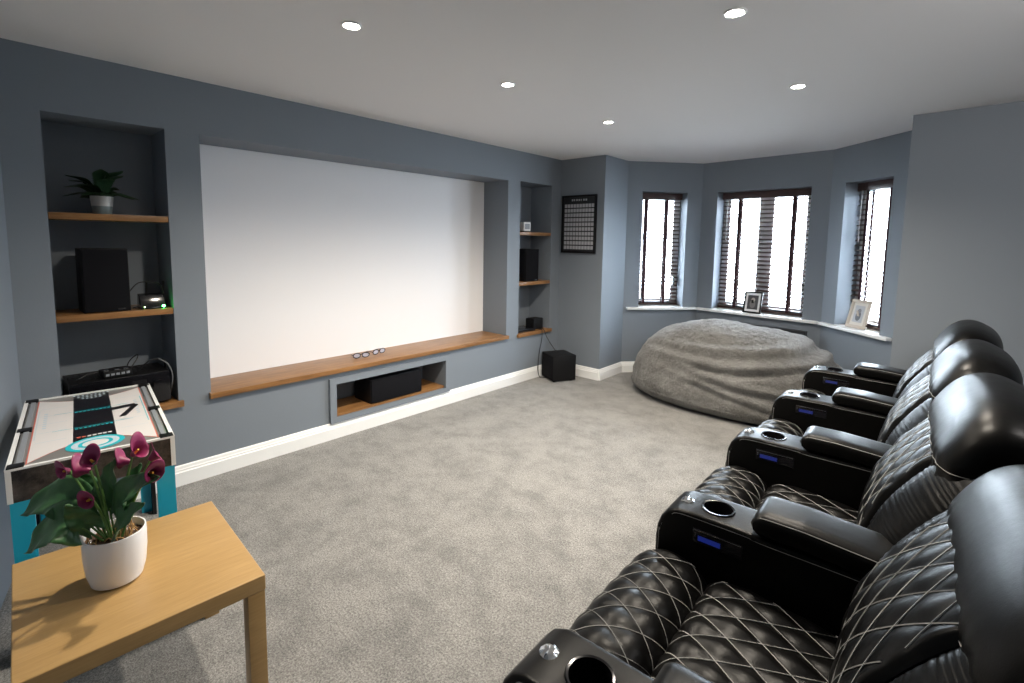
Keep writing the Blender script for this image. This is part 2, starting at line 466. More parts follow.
# ------------------------------------------------------------------ speakers and boxes
def grille_mat(): 
    m = mat('grille_mesh', (0.004, 0.004, 0.006), 0.9, Specular_IOR_Level=0.2); v = coords(m)
    f = noise_tex(m, v, 700, 1); bump(m, f, 0.6, 0.002); return m
M_GRILLE = grille_mat()
def bookshelf_speaker(label, loc, rz, w, d, h, group):
    t = thing('bookshelf_speaker', label, 'speaker', loc, rz, group)
    b = MB(); b.box((-d, -w/2, 0), (0, w/2, h), bev=0.004); b.build('cabinet', M_BLACK, t)
    g = MB(); g.box((0.0, -w/2+0.004, 0.004), (0.012, w/2-0.004, h-0.004), bev=0.005); g.build('grille', M_GRILLE, t)
    l = MB(); l.box((0.012, w/2-0.06, 0.012), (0.0135, w/2-0.025, 0.018)); l.build('badge', M_SILVER, t)
    return t
bookshelf_speaker('upright black speaker on the middle shelf of the left alcove', (-0.036, 0.963, SH[1]), 0, 0.20, 0.19, 0.345, 'bookshelf speakers')
bookshelf_speaker('upright black speaker on the middle shelf of the far right alcove', (-0.05, 4.555, 1.062), -0.1, 0.20, 0.19, 0.35, 'bookshelf speakers')
t = thing('centre_speaker', 'wide black centre speaker lying in the low alcove under the screen', 'speaker', (-0.02, 2.805, 0.178))
b = MB(); b.box((-0.24, -0.25, 0), (0, 0.25, 0.195), bev=0.004); b.build('cabinet', M_BLACK, t)
b = MB(); b.box((0.0, -0.245, 0.005), (0.012, 0.245, 0.19), bev=0.005); b.build('grille', M_GRILLE, t)
# subwoofer
t = thing('subwoofer', 'black cube subwoofer on the carpet in the back corner', 'speaker', (0.212, 4.733, 0.0), math.radians(-26))
b = MB(); b.box((-0.14, -0.13, 0.012), (0.14, 0.14, 0.282), bev=0.005); b.build('cabinet', M_BLACK, t)
b = MB(); b.box((-0.132, -0.137, 0.02), (0.132, -0.130, 0.274), bev=0.003); b.build('grille', M_GRILLE, t)
for sx in (-1, 1):
    for sy in (-1, 1):
        b = MB(); b.lathe([(0.016, 0.0), (0.018, 0.012)], (sx*0.1, sy*0.1, 0), 14); b.build('foot', M_BLACK, t)
# AV receiver
t = thing('av_receiver', 'large black audio receiver on the lowest shelf of the left alcove', 'receiver', (-0.022, 1.000, SH[2]))
b = MB(); b.box((-0.26, -0.222, 0.012), (0, 0.222, 0.190), bev=0.004)
for k in range(14): b.box((-0.23, -0.19+k*0.0285, 0.1895), (-0.05, -0.178+k*0.0285, 0.1925))
b.build('chassis', M_BLACK, t)
b = MB(); b.box((0.0, -0.222, 0.014), (0.014, 0.222, 0.188), bev=0.004); b.box((0.014, -0.11, 0.12), (0.0155, 0.11, 0.16)); b.build('front_panel', M_BLACKGLOSS, t)
for y, r in ((-0.165, 0.030), (0.165, 0.030)):
    b = MB(); b.lathe([(r, 0), (r*0.96, 0.022), (0, 0.023)], n=28); b.xf(Matrix.Translation((0.014, y, 0.12)) @ Matrix.Rotation(PI/2, 4, 'Y')); b.build('knob', M_GREYPL if False else M_BLACKGLOSS, t)
for y in (-0.18, 0.18):
    for x in (-0.22, -0.03):
        b = MB(); b.lathe([(0.018, 0), (0.02, 0.013)], (x, y, 0), 14); b.build('foot', M_BLACK, t)
# small box on top of the receiver
t = thing('network_switch', 'small black box with cables lying on top of the receiver', 'electronic box', (-0.09, 0.985, SH[2]+0.193), 0.08)
b = MB(); b.box((-0.05, -0.065, 0), (0.05, 0.065, 0.034), bev=0.003); b.build('case', M_BLACK, t)
b = MB()
for k in range(5): b.box((0.05, -0.055+k*0.023, 0.010), (0.0512, -0.040+k*0.023, 0.022))
b.build('ports', M_GREYPL, t)
for k, ya in enumerate((-0.045, 0.0, 0.04)):
    b = MB(); b.box((-0.01+0.01*k, ya-0.012, 0.034), (0.02+0.01*k, ya+0.012, 0.037)); b.build('connector', M_SILVER, t)
def bez(p, n=24):
    p = [Vector(q) for q in p]
    out = []
    for i in range(len(p)-1):
        a, b_, c, d = p[max(i-1, 0)], p[i], p[i+1], p[min(i+2, len(p)-1)]
        for k in range(n//max(1, len(p)-1)+2):
            tt = k/(n//max(1, len(p)-1)+2)
            out.append(0.5*((2*b_)+(-a+c)*tt+(2*a-5*b_+4*c-d)*tt*tt+(-a+3*b_-3*c+d)*tt**3))
    out.append(p[-1]); return out
zr = SH[2]+0.192
b = MB(); b.tube(bez([(-0.12, 0.92, zr+0.02), (-0.10, 0.87, zr+0.025), (-0.07, 0.82, zr+0.012), (-0.16, 0.79, zr+0.005), (-0.285, 0.78, zr-0.1)]), 0.0028)
tag(b.build('cable', M_CABLE), 'thin black cable running left from the small box over the receiver', 'cable')
b = MB(); b.tube(bez([(-0.10, 1.05, zr+0.02), (-0.12, 1.09, zr+0.07), (-0.17, 1.10, zr+0.085), (-0.22, 1.07, zr+0.04), (-0.285, 1.05, zr-0.05)]), 0.003)
tag(b.build('cable', M_CABLE), 'thin black cable looping up behind the small box on the receiver', 'cable')
b = MB(); b.tube(bez([(-0.12, 1.10, zr+0.006), (-0.10, 1.14, zr+0.05), (-0.10, 1.19, zr+0.055), (-0.13, 1.225, zr+0.03), (-0.2, 1.235, zr-0.09)]), 0.004)
tag(b.build('cable', M_CABLE), 'thick black cable arching over the right end of the receiver', 'cable')
# cable plug at the right of the receiver
b = MB(); b.tube(bez([(-0.10, 1.19, zr+0.058), (-0.05, 1.222, zr+0.03), (-0.028, 1.238, zr-0.03), (-0.04, 1.236, zr-0.10), (-0.1, 1.236, zr-0.17)]), 0.0035)
tag(b.build('grey_cable', M_GREYPL), 'pale grey cable curving down the right side of the receiver', 'cable')

# router with antennas
t = thing('wifi_router', 'small dark router with stub aerials and green light beside the left speaker', 'router', (-0.07, 1.165, SH[1]))
b = MB(); b.prism([(-0.045, 0), (0.045, 0), (0.045, 0.012), (0.01, 0.075), (-0.03, 0.085), (-0.045, 0.03)], 1, -0.06, 0.06, bev=0.004); b.build('case', M_BLACKGLOSS, t)
for y in (-0.02, 0.062):
    b = MB(); b.tube([(-0.02, y, 0.06), (-0.02, y+0.004, 0.155)], 0.0045, 8); b.build('aerial', M_BLACK, t)
b = MB(); b.lathe([(0.007, 0), (0.005, 0.004), (0, 0.006)], n=12); b.xf(Matrix.Translation((0.046, 0.048, 0.014)) @ Matrix.Rotation(PI/2, 4, 'Y'))
b.build('green_light', emis('green_led', (0.05, 1.0, 0.12), 40), t)
b = MB(); b.lathe([(0.003, 0), (0.002, 0.002), (0, 0.003)], n=12); b.xf(Matrix.Translation((0.046, -0.042, 0.014)) @ Matrix.Rotation(PI/2, 4, 'Y'))
b.build('green_light', emis('yellow_green_led', (0.5, 1.0, 0.25), 10), t)
b = MB()
b.tube(bez([(-0.09, 1.068, SH[1]+0.10), (-0.07, 1.11, SH[1]+0.150), (-0.05, 1.18, SH[1]+0.150), (-0.055, 1.21, SH[1]+0.13), (-0.06, 1.225, SH[1]+0.08)]), 0.003)
b.tube(bez([(-0.05, 1.072, SH[1]+0.01), (-0.03, 1.10, SH[1]+0.022), (-0.035, 1.12, SH[1]+0.018)]), 0.003)
tag(b.build('router_cable', M_CABLE), 'black cable arching from behind the left speaker to the router', 'cable')

# right alcove items
t = thing('small_clock', 'small white cube clock on the top shelf of the far right alcove', 'clock', (-0.075, 4.470, 1.590), -0.2)
b = MB(); b.box((-0.035, -0.045, 0.012), (0.035, 0.045, 0.105), bev=0.006); b.build('case', M_WHITE, t)
b = MB(); b.box((0.035, -0.032, 0.03), (0.037, 0.032, 0.088)); b.build('face', M_GREYPL, t)
b = MB(); b.box((-0.04, -0.05, 0.0), (0.04, 0.05, 0.014), bev=0.003); b.build('base', M_BLACK, t)
t = thing('media_player', 'low black media box lying on the lowest shelf of the far right alcove', 'electronic box', (-0.09, 4.50, 0.520), -0.08)
b = MB(); b.box((-0.11, -0.16, 0), (0.075, 0.10, 0.032), bev=0.004); b.build('case', M_BLACKGLOSS, t)
t = thing('black_amplifier', 'small upright black box behind the media box in the far right alcove', 'electronic box', (-0.10, 4.705, 0.520), 0)
b = MB(); b.box((-0.07, -0.09, 0), (0.05, 0.07, 0.118), bev=0.006); b.build('case', M_BLACK, t)
b = MB(); b.tube(bez([(-0.03, 4.67, 0.527), (0.012, 4.665, 0.527), (0.030, 4.662, 0.515), (0.034, 4.655, 0.42), (0.03, 4.62, 0.27), (0.034, 4.60, 0.10), (0.05, 4.61, 0.012), (0.09, 4.63, 0.006), (0.11, 4.67, 0.005)], 60), 0.0042)
tag(b.build('power_cable', M_CABLE), 'black cable hanging from the far right alcove straight to the carpet', 'cable')
b = MB(); b.tube(bez([(-0.03, 4.70, 0.527), (0.012, 4.70, 0.527), (0.030, 4.70, 0.515), (0.05, 4.73, 0.43), (0.10, 4.80, 0.30), (0.115, 4.83, 0.272), (0.13, 4.84, 0.2)], 60), 0.0035)
tag(b.build('speaker_cable', M_CABLE), 'thin black cable slanting from the far right alcove to the subwoofer', 'cable')

# two pairs of viewing glasses on the ledge
M_LENS = mat('pale_lens', (0.42, 0.42, 0.50), 0.15)
def glasses(label, loc, rz):
    t = thing('viewing_glasses', label, 'glasses', loc, rz, 'glasses on the ledge')
    f = MB()
    for s_ in (-1, 1):
        loop = [Vector((0.0, s_*0.036+0.030*math.cos(a)*(1 if abs(math.cos(a)) < 0.9 else 0.97), 0.023+0.019*math.sin(a))) for a in [2*PI*k/20 for k in range(21)]]
        f.tube(loop, 0.0036, 6, cap=False)
    f.tube([(0, -0.008, 0.03), (0.003, 0, 0.033), (0, 0.008, 0.03)], 0.0036)
    f.build('frame', M_BLACKGLOSS, t)
    for s_ in (-1, 1):
        l = MB(); l.lathe([(0.001, -0.0008), (1, -0.0008), (1, 0.0008), (0.001, 0.0008)], n=24)
        l.xf(Matrix.Translation((0, s_*0.036, 0.023)) @ Matrix.Rotation(PI/2, 4, 'Y') @ Matrix.Diagonal((0.0175, 0.028, 1, 1))); l.build('lens', M_LENS, t)
        a = MB(); a.tube(bez([(0, s_*0.067, 0.028), (-0.010, s_*0.069, 0.028), (-0.05, s_*0.060, 0.027), (-0.09, s_*0.05, 0.018), (-0.115, s_*0.045, 0.006)]), 0.0032); a.build('temple', M_BLACKGLOSS, t)
    return t
glasses('black viewing glasses on the oak ledge, nearer the left alcove of the two pairs', (-0.150, 2.555, 0.5335), math.radians(-12))
glasses('black viewing glasses on the oak ledge, farther pair of the two', (-0.175, 2.735, 0.5335), math.radians(10))

# ------------------------------------------------------------------ framed chart on the back wall
t = thing('framed_chart', 'black framed chart of small grey squares on the back wall', 'picture frame', (0.258, 4.985, 1.372))
fw_, fh_ = 0.45, 0.63
b = MB()
b.box((-fw_/2, -0.022, 0), (fw_/2, 0, 0.022)); b.box((-fw_/2, -0.022, fh_-0.022), (fw_/2, 0, fh_))
b.box((-fw_/2, -0.022, 0.022), (-fw_/2+0.022, 0, fh_-0.022)); b.box((fw_/2-0.022, -0.022, 0.022), (fw_/2, 0, fh_-0.022))
b.build('frame', M_BLACK, t)
M_SQ = mat('chart_squares', (0.42, 0.43, 0.46), 0.6); M_CHART = mat('chart_paper', (0.012, 0.013, 0.016), 0.5)
b = MB(); b.box((-fw_/2+0.02, -0.008, 0.02), (fw_/2-0.02, -0.001, fh_-0.02), 0)
cw = (fw_-0.06)/10; chh = (fh_-0.125)/10.6
for i in range(10):
    for j in range(10):
        x = -fw_/2+0.03+i*cw; z = 0.038+j*chh*1.06
        b.box((x+0.0035, -0.0092, z+0.004), (x+cw-0.0035, -0.008, z+chh-0.006), 1)
for i, wl in enumerate((0.02, 0.014, 0.018, 0.018, 0.01, 0.018, 0.02)):
    b.box((-0.10+i*0.03, -0.0092, fh_-0.062), (-0.10+i*0.03+wl, -0.008, fh_-0.042), 1)
b.build('chart', [M_CHART, M_SQ], t)

# ------------------------------------------------------------------ picture frames on the sills
def photo_frame(label, loc, rz, w, h, border, fm, matm, pm, tilt=-12):
    t = thing('photo_frame', label, 'photo frame', loc, rz, 'photo frames on the window sills')
    R = Matrix.Rotation(math.radians(tilt), 4, 'X')
    b = MB(); e = border
    b.box((-w/2, 0, 0), (w/2, 0.016, e), bev=0.002); b.box((-w/2, 0, h-e), (w/2, 0.016, h), bev=0.002)
    b.box((-w/2, 0, e*0.9), (-w/2+e, 0.016, h-e*0.9), bev=0.002); b.box((w/2-e, 0, e*0.9), (w/2, 0.016, h-e*0.9), bev=0.002)
    b.box((-w/2+e*0.5, 0.009, e*0.5), (w/2-e*0.5, 0.015, h-e*0.5))
    b.xf(R); b.build('frame', fm, t)
    b = MB(); b.box((-w/2+e*0.9, 0.0055, e*0.9), (w/2-e*0.9, 0.009, h-e*0.9), 0); k = w*0.13
    iw, ih = w/2-e-k*0.9, h/2-e-k
    zc = h/2
    b.box((-iw, 0.0048, zc-ih), (iw, 0.0056, zc+ih), 1)
    b.grid(lambda u, v: (iw*0.55*v*math.cos(2*PI*u), 0.0044, zc-ih*0.25+ih*0.60*v*math.sin(2*PI*u)), 16, 2, 2, closeu=True)
    b.grid(lambda u, v: (iw*0.38*v*math.cos(2*PI*u)+iw*0.05, 0.0040, zc+ih*0.35+ih*0.30*v*math.sin(2*PI*u)), 16, 2, 3, closeu=True)
    b.xf(R); b.build('picture', [matm, *pm], t)
    b = MB(); b.box((-0.012, 0.016, 0.0), (0.012, 0.018, h*0.72)); 
    b.xf(R @ Matrix.Translation((0, 0, h*0.1)) @ Matrix.Rotation(math.radians(0), 4, 'X'))
    lg = MB(); lg.add([(-0.014, 0.018+h*0.16, 0.0), (0.014, 0.018+h*0.16, 0), (0.010, 0.017+h*0.0, h*0.6), (-0.010, 0.017, h*0.6), (-0.014, 0.021+h*0.16, 0.0), (0.014, 0.021+h*0.16, 0), (0.010, 0.02, h*0.6), (-0.010, 0.02, h*0.6)],
        [(0, 1, 2, 3), (7, 6, 5, 4), (0, 3, 7, 4), (1, 5, 6, 2), (0, 4, 5, 1), (3, 2, 6, 7)])
    lg.build('stand', fm, t)
    return t
g1 = mat('photo_dark', (0.05, 0.05, 0.055), 0.4); g2 = mat('photo_mid', (0.16, 0.15, 0.15), 0.4); g3 = mat('photo_light', (0.42, 0.38, 0.34), 0.4)
d2 = (E4-E3).normalized(); a2 = math.atan2(d2.y, d2.x); o2 = Vector((-d2.y, d2.x))
p = E3 + d2*0.625 + o2*(-0.015)
photo_frame('small black photo frame with white mount on the middle window sill', (p.x, p.y, WZ0+0.0035), a2+0.03, 0.185, 0.235, 0.017, M_BLACK, mat('white_mount', (0.75, 0.75, 0.76), 0.6), [g1, g2, g3])
d3 = (E5-E4).normalized(); a3 = math.atan2(d3.y, d3.x); o3 = Vector((-d3.y, d3.x))
p = E4 + d3*0.375 + o3*0.035
beige = mat('beige_frame', (0.50, 0.42, 0.34), 0.5)
photo_frame('beige photo frame leaning on the right bay window sill', (p.x, p.y, WZ0+0.0035), a3+0.10, 0.20, 0.26, 0.028, beige, mat('cream_photo', (0.62, 0.57, 0.50), 0.5), [mat('photo_grey', (0.40, 0.40, 0.42), 0.5), g1, g2], tilt=-14)

# ------------------------------------------------------------------ radiator under the middle window
t = thing('radiator', 'dark panel radiator behind the beanbag under the middle window', 'radiator', (E3.x+d2.x*0.16, E3.y+d2.y*0.16, 0.12), a2)
M_RAD = mat('anthracite_metal', (0.012, 0.014, 0.018), 0.4)
RL, RH = 1.02, 0.53
b = MB(); b.box((0, -0.095, 0), (RL, -0.075, RH), bev=0.004)
for k in range(26): b.box((0.02+k*0.038, -0.099, 0.03), (0.042+k*0.038, -0.094, RH-0.03), bev=0.002, seg=1)
b.build('front_panel', M_RAD, t)
b = MB(); b.box((0.002, -0.0755, RH-0.012), (RL-0.002, -0.028, RH+0.002))
b.box((0.002, -0.0755, 0.02), (0.006, -0.028, RH-0.01)); b.box((RL-0.006, -0.0755, 0.02), (RL-0.002, -0.028, RH-0.01)); b.box((0.01, -0.05, 0.0), (RL-0.01, -0.03, RH-0.02)); b.build('top_grille', M_RAD, t)
for x in (0.14, RL-0.14):
    b = MB(); b.box((x-0.015, -0.03, 0.05), (x+0.015, -0.0005, RH-0.05)); b.build('bracket', M_RAD, t)
for x in (0.03, RL-0.03):
    b = MB(); b.tube([(x, -0.055, 0.02), (x, -0.055, -0.119)], 0.008, 10); b.build('pipe', M_SILVER, t)

# ------------------------------------------------------------------ beanbag
def fur_mat():
    m = mat('grey_fur', (0.25, 0.24, 0.22), 0.9); v = coords(m)
    a = noise_tex(m, v, 5, 5, 0.65); f = noise_tex(m, v, 110, 4, 0.85); g = noise_tex(m, v, 22, 5, 0.75)
    ca = ramp(m, a, [(0.3, (0.17, 0.162, 0.147)), (0.7, (0.38, 0.372, 0.357))])
    cf = ramp(m, f, [(0.30, (0.50, 0.50, 0.50)), (0.7, (1, 1, 1))]); cg = ramp(m, g, [(0.35, (0.66, 0.66, 0.66)), (0.65, (1, 1, 1))])
    N, L, b = nodes(m); L.new(mixc(m, mixc(m, ca, cf, 1.0), cg, 1.0), b.inputs['Base Color'])
    b.inputs['Sheen Weight'].default_value = 0.5; b.inputs['Sheen Roughness'].default_value = 0.45
    bp = bump(m, f, 1.0, 0.025)
    bp2 = N.new('ShaderNodeBump'); bp2.inputs['Strength'].default_value = 0.8; bp2.inputs['Distance'].default_value = 0.05
    L.new(g, bp2.inputs['Height']); L.new(bp.outputs['Normal'], bp2.inputs['Normal']); L.new(bp2.outputs['Normal'], b.inputs['Normal'])
    return m
M_FUR = fur_mat()
def beanbag():
    bx, by = 1.875, 5.265
    AX, AY, HT = 0.985, 0.635, 0.765
    folds = [  # (start xyz direction) ridges across the face: theta range in local x, height, amplitude, tilt
        (0.50, 0.040, 0.05), (0.38, 0.034, -0.04), (0.61, 0.034, 0.02), (0.27, 0.022, -0.10)]
    def S(u, v):
        th = 2*PI*u; ph = (v-0.30)/(0.70)*PI/2 if v > 0.30 else (v-0.30)/0.30*PI/2
        ct, st = math.cos(th), math.sin(th)
        e = 0.86
        cx_ = math.copysign(abs(ct)**e, ct); sy_ = math.copysign(abs(st)**e, st)
        cp = math.cos(ph); sp = math.sin(ph)
        r = abs(cp)**0.88 if ph > 0 else abs(cp)**0.30
        x = AX*cx_*r; y = AY*sy_*r
        if ph > 0:
            z = 0.13 + (HT-0.13)*sp**0.95
        else:
            z = 0.13 + 0.13*math.copysign(abs(sp)**0.9, sp)
        # the crown leans to the left, the right side slopes away
        k = max(0, z-0.13)/(HT-0.13)
        x += -0.05*k*k
        n = Vector((cx_*cp, sy_*cp*1.3, sp)).normalized()
        p = Vector((x, y, z))
        q = Vector((x*1.7, y*2.4, z*5.5))
        d = 0.022*mnoise.noise(Vector((x*2.2, y*2.2, z*3)))
        # long drapes and creases
        w_ = 0.25*mnoise.noise(Vector((x*1.6+3, y*2, z*1.5)))
        for zc, am, sl in folds:
            zz = z - (zc + sl*x + 0.10*w_ + 0.04*math.sin(3*x+zc*9))
            env = max(0, min(1, (x+0.75)/0.7)) * max(0, min(1, (0.92-x)/0.40))
            d += am*1.15*env*(math.exp(-(zz/0.030)**2) - 0.7*math.exp(-((zz+0.055)/0.028)**2))*(0.6+0.8*abs(mnoise.noise(Vector((x*3, zc*7, 2)))))
        d += 0.014*mnoise.noise(q*2.2) + 0.007*mnoise.noise(p*20) + 0.0035*mnoise.noise(p*48)
        if z < 0.1: d *= 0.3
        p += n*d
        p.z = max(0.0, p.z)
        return (bx+p.x, by+p.y, p.z)
    m = MB(); m.grid(S, 220, 110, closeu=True)
    o = m.build('beanbag', M_FUR, sharp=180)
    return tag(o, 'giant grey furry beanbag slumped on the carpet in the bay', 'beanbag')
bag = beanbag()

# ------------------------------------------------------------------ cinema recliners
PITCH = 0.803; AW = 0.175; SW = PITCH-AW
DU, DS = 0.092, 0.150
def catmull(pts, n):
    """resample a 2D polyline smoothly, uniform in arc length -> (list of points, total)"""
    P = bez([(p[0], 0, p[1]) for p in pts], 160); L = [0]
    for i in range(1, len(P)): L.append(L[-1]+(P[i]-P[i-1]).length)
    tot = L[-1]; out = []; j = 0
    for k in range(n):
        s_ = tot*k/(n-1)
        while j < len(L)-2 and L[j+1] < s_: j += 1
        t_ = (s_-L[j])/max(1e-9, L[j+1]-L[j]); q = P[j].lerp(P[j+1], min(1, max(0, t_))); out.append((q.x, q.z))
    return out, tot
def quilt_surface(profile, y0, width, puff=0.010, crown=0.006, side=0.03, du=DU, ds=DS, ns=None, sgn=1):
    """returns fn(u in 0..width, s in 0..L) giving the puffed surface point, plus total length"""
    NP = 400; pts, L = catmull(profile, NP)
    def fn(u, s_, off=0.0, flat=False):
        k = max(0, min(NP-1.001, s_/L*(NP-1))); i = int(k); t_ = k-i
        a = Vector(pts[i]); b = Vector(pts[min(i+1, NP-1)]); p = a.lerp(b, t_)
        i0 = max(0, i-6); i1 = min(NP-1, i+7); tg = (Vector(pts[i1])-Vector(pts[i0])).normalized()
        n = Vector((-tg.y, tg.x))*sgn
        A = u/du + s_/ds; B = u/du - s_/ds
        pf = 0 if flat else puff*(abs(math.sin(PI*A)*math.sin(PI*B)))**0.75
        e = min(u, width-u)/side; ed = 1 if e >= 1 else math.sqrt(max(0, 1-(1-e)**2))
        es = min(s_, L-s_)/0.012; 
        q = p + n*(pf*min(1, max(0, e))*min(1, es+0.1) + crown*math.sin(PI*u/width) - (1-ed)*side*0.9 + off)
        return Vector((q.x, y0+u, q.y))
    return fn, L
def stitch_lines(mb, fn, width, L, r, du=DU, ds=DS, edge=0.014, off=0.0022):
    for fam in (1, -1):
        lo, hi = (0, width/du + L/ds) if fam == 1 else (-L/ds, width/du)
        k = math.ceil(lo)
        while k <= hi:
            pts = []; s_ = 0.006
            while s_ <= L-0.004:
                u = du*(k - fam*s_/ds)
                if edge <= u <= width-edge: pts.append(fn(u, s_, off))
                elif pts: break
                s_ += 0.009
            if len(pts) > 2: mb.tube(pts, r, 4)
            k += 1
def close_under(mb, fn, nu, nv, width, L, drop):
    pass
M_BLUE = emis('blue_display', (0.02, 0.05, 0.5), 0.10)
M_CUP = mat('cup_liner', (0.010, 0.010, 0.012), 0.18, 0.6)

def arm(parent, y0, left_panel=True):
    a = thing_part = None
    # body: side profile, rounded front top
    pr = [(0.03, 0.03), (-0.02, 0.06), (-0.02, 0.52), (-0.016, 0.560), (-0.004, 0.595), (0.018, 0.622), (0.050, 0.637), (0.11, 0.641), (0.26, 0.641), (0.30, 0.636), (0.56, 0.632), (0.615, 0.615), (0.63, 0.56), (0.63, 0.03)]
    b = MB(); b.prism(pr, 1, y0+0.002, y0+AW-0.002, bev=0.016, seg=4)
    body = b.build('armrest', M_LEATHER, parent)
    c = MB(); c.lathe([(0.0465, 0.535), (0.0465, 0.70)], (0.155, y0+AW/2, 0), 40)
    cut(body, c)
    # piping along both top edges
    st = MB()
    for yy in (y0+0.0035, y0+AW-0.0035):
        inset = [(x, z-0.0125) for x, z in pr[1:12]]
        inset = [(x+0.012*(1 if x < 0.03 else 0), z) for x, z in inset]
        st.tube(bez([(x, yy, z) for x, z in inset], 60), 0.0016, 5)
    st.build('stitching', M_STITCH, body)
    # cup holder
    c = MB(); c.lathe([(0.0, 0.545), (0.038, 0.545), (0.0415, 0.552), (0.0425, 0.636), (0.044, 0.6445), (0.049, 0.6455), (0.052, 0.6415), (0.0465, 0.638), (0.0455, 0.55), (0.040, 0.540), (0.0, 0.540)], (0.155, y0+AW/2, 0), 44)
    c.build('cup_holder', M_CUP, body)
    # faceted dial
    d = MB(); n = 12; cx_, cy_ = 0.056, y0+AW/2; zb = 0.624
    vs = [(cx_+0.0215*math.cos(2*PI*k/n), cy_+0.0215*math.sin(2*PI*k/n), zb) for k in range(n)]
    vs += [(cx_+0.0215*math.cos(2*PI*k/n), cy_+0.0215*math.sin(2*PI*k/n), zb+0.014) for k in range(n)]
    vs += [(cx_+0.012*math.cos(2*PI*(k+.5)/n), cy_+0.012*math.sin(2*PI*(k+.5)/n), zb+(0.021 if k % 2 else 0.018)) for k in range(n)] + [(cx_, cy_, zb+0.021)]
    fs = []
    for k in range(n):
        k2 = (k+1) % n
        fs += [(k, k2, n+k2, n+k), (n+k, n+k2, 2*n+k), (2*n+k, n+k2, 2*n+k2), (2*n+k, 2*n+k2, 3*n)]
    d.add(vs, fs, 0, False); d.build('control_dial', M_CHROME, body)
    # control panel on the near face
    p = MB(); p.box((0.105, y0-0.0005, 0.552), (0.255, y0+0.004, 0.598), bev=0.002)
    p.build('control_panel', M_BLACKGLOSS, body)
    p = MB(); p.box((0.122, y0-0.0015, 0.562), (0.190, y0+0.001, 0.578)); p.build('blue_display', M_BLUE, body)
    p = MB(); p.box((0.108, y0-0.002, 0.5935), (0.250, y0+0.001, 0.5955)); p.box((0.112, y0-0.002, 0.572), (0.115, y0+0.001, 0.586)); p.build('trim_line', M_SILVER, body)
    # padded top
    def pad(u, v):
        x0, x1 = 0.268, 0.655; th = 2*PI*u
        t_ = v; xx = x0 + (x1-x0)*t_
        nose = min(1, t_/0.10); ke = math.sqrt(max(0, 1-(1-nose)**2))
        tail = min(1, (1-t_)/0.05); ke2 = math.sqrt(max(0, 1-(1-tail)**2))
        hw = (AW/2+0.002)*(0.86+0.14*ke)*max(0.02, ke2 if t_ > 0.9 else 1)*(1 if t_ > 0.001 else 0.9)
        hh = 0.036*max(0.03, ke)*max(0.05, ke2)
        ct, st_ = math.cos(th), math.sin(th)
        yy = hw*math.copysign(abs(ct)**0.38, ct); zz = hh*math.copysign(abs(st_)**0.55, st_)
        zc = 0.672 - 0.030*max(0, t_-0.35)
        if st_ > 0: zz *= 1+0.12*(1-abs(ct)**2)
        return (xx, y0+AW/2+yy, zc+zz)
    p = MB(); p.grid(pad, 48, 44, closeu=True)
    p.add([pad(k/48, 0) for k in range(48)], [list(range(48))], 0, True); p.add([pad(k/48, 1) for k in range(48)], [list(range(48))], 0, True)
    pd = p.build('arm_pad', M_LEATHER, body)
    s_ = MB()
    for sg in (1, -1):
        s_.tube([Vector(pad((0.105 if sg > 0 else 0.395), v/30)) + Vector((0, 0, 0.0006)) for v in range(2, 29)], 0.0013, 4)
    s_.build('stitching', M_STITCH, pd)
    return body

SEAT_PROF = [(-0.035, 0.125), (-0.062, 0.20), (-0.080, 0.29), (-0.082, 0.36), (-0.070, 0.420), (-0.040, 0.466), (0.005, 0.492), (0.055, 0.500), (0.110, 0.490), (0.150, 0.462), (0.168, 0.420)]
CUSH_PROF = [(0.168, 0.420), (0.176, 0.448), (0.205, 0.472), (0.26, 0.480), (0.36, 0.475), (0.48, 0.462), (0.60, 0.450)]
BF = [(0.560, 0.40), (0.530, 0.46), (0.515, 0.53), (0.518, 0.61), (0.537, 0.69), (0.570, 0.765), (0.617, 0.84), (0.668, 0.905), (0.72, 0.96)]

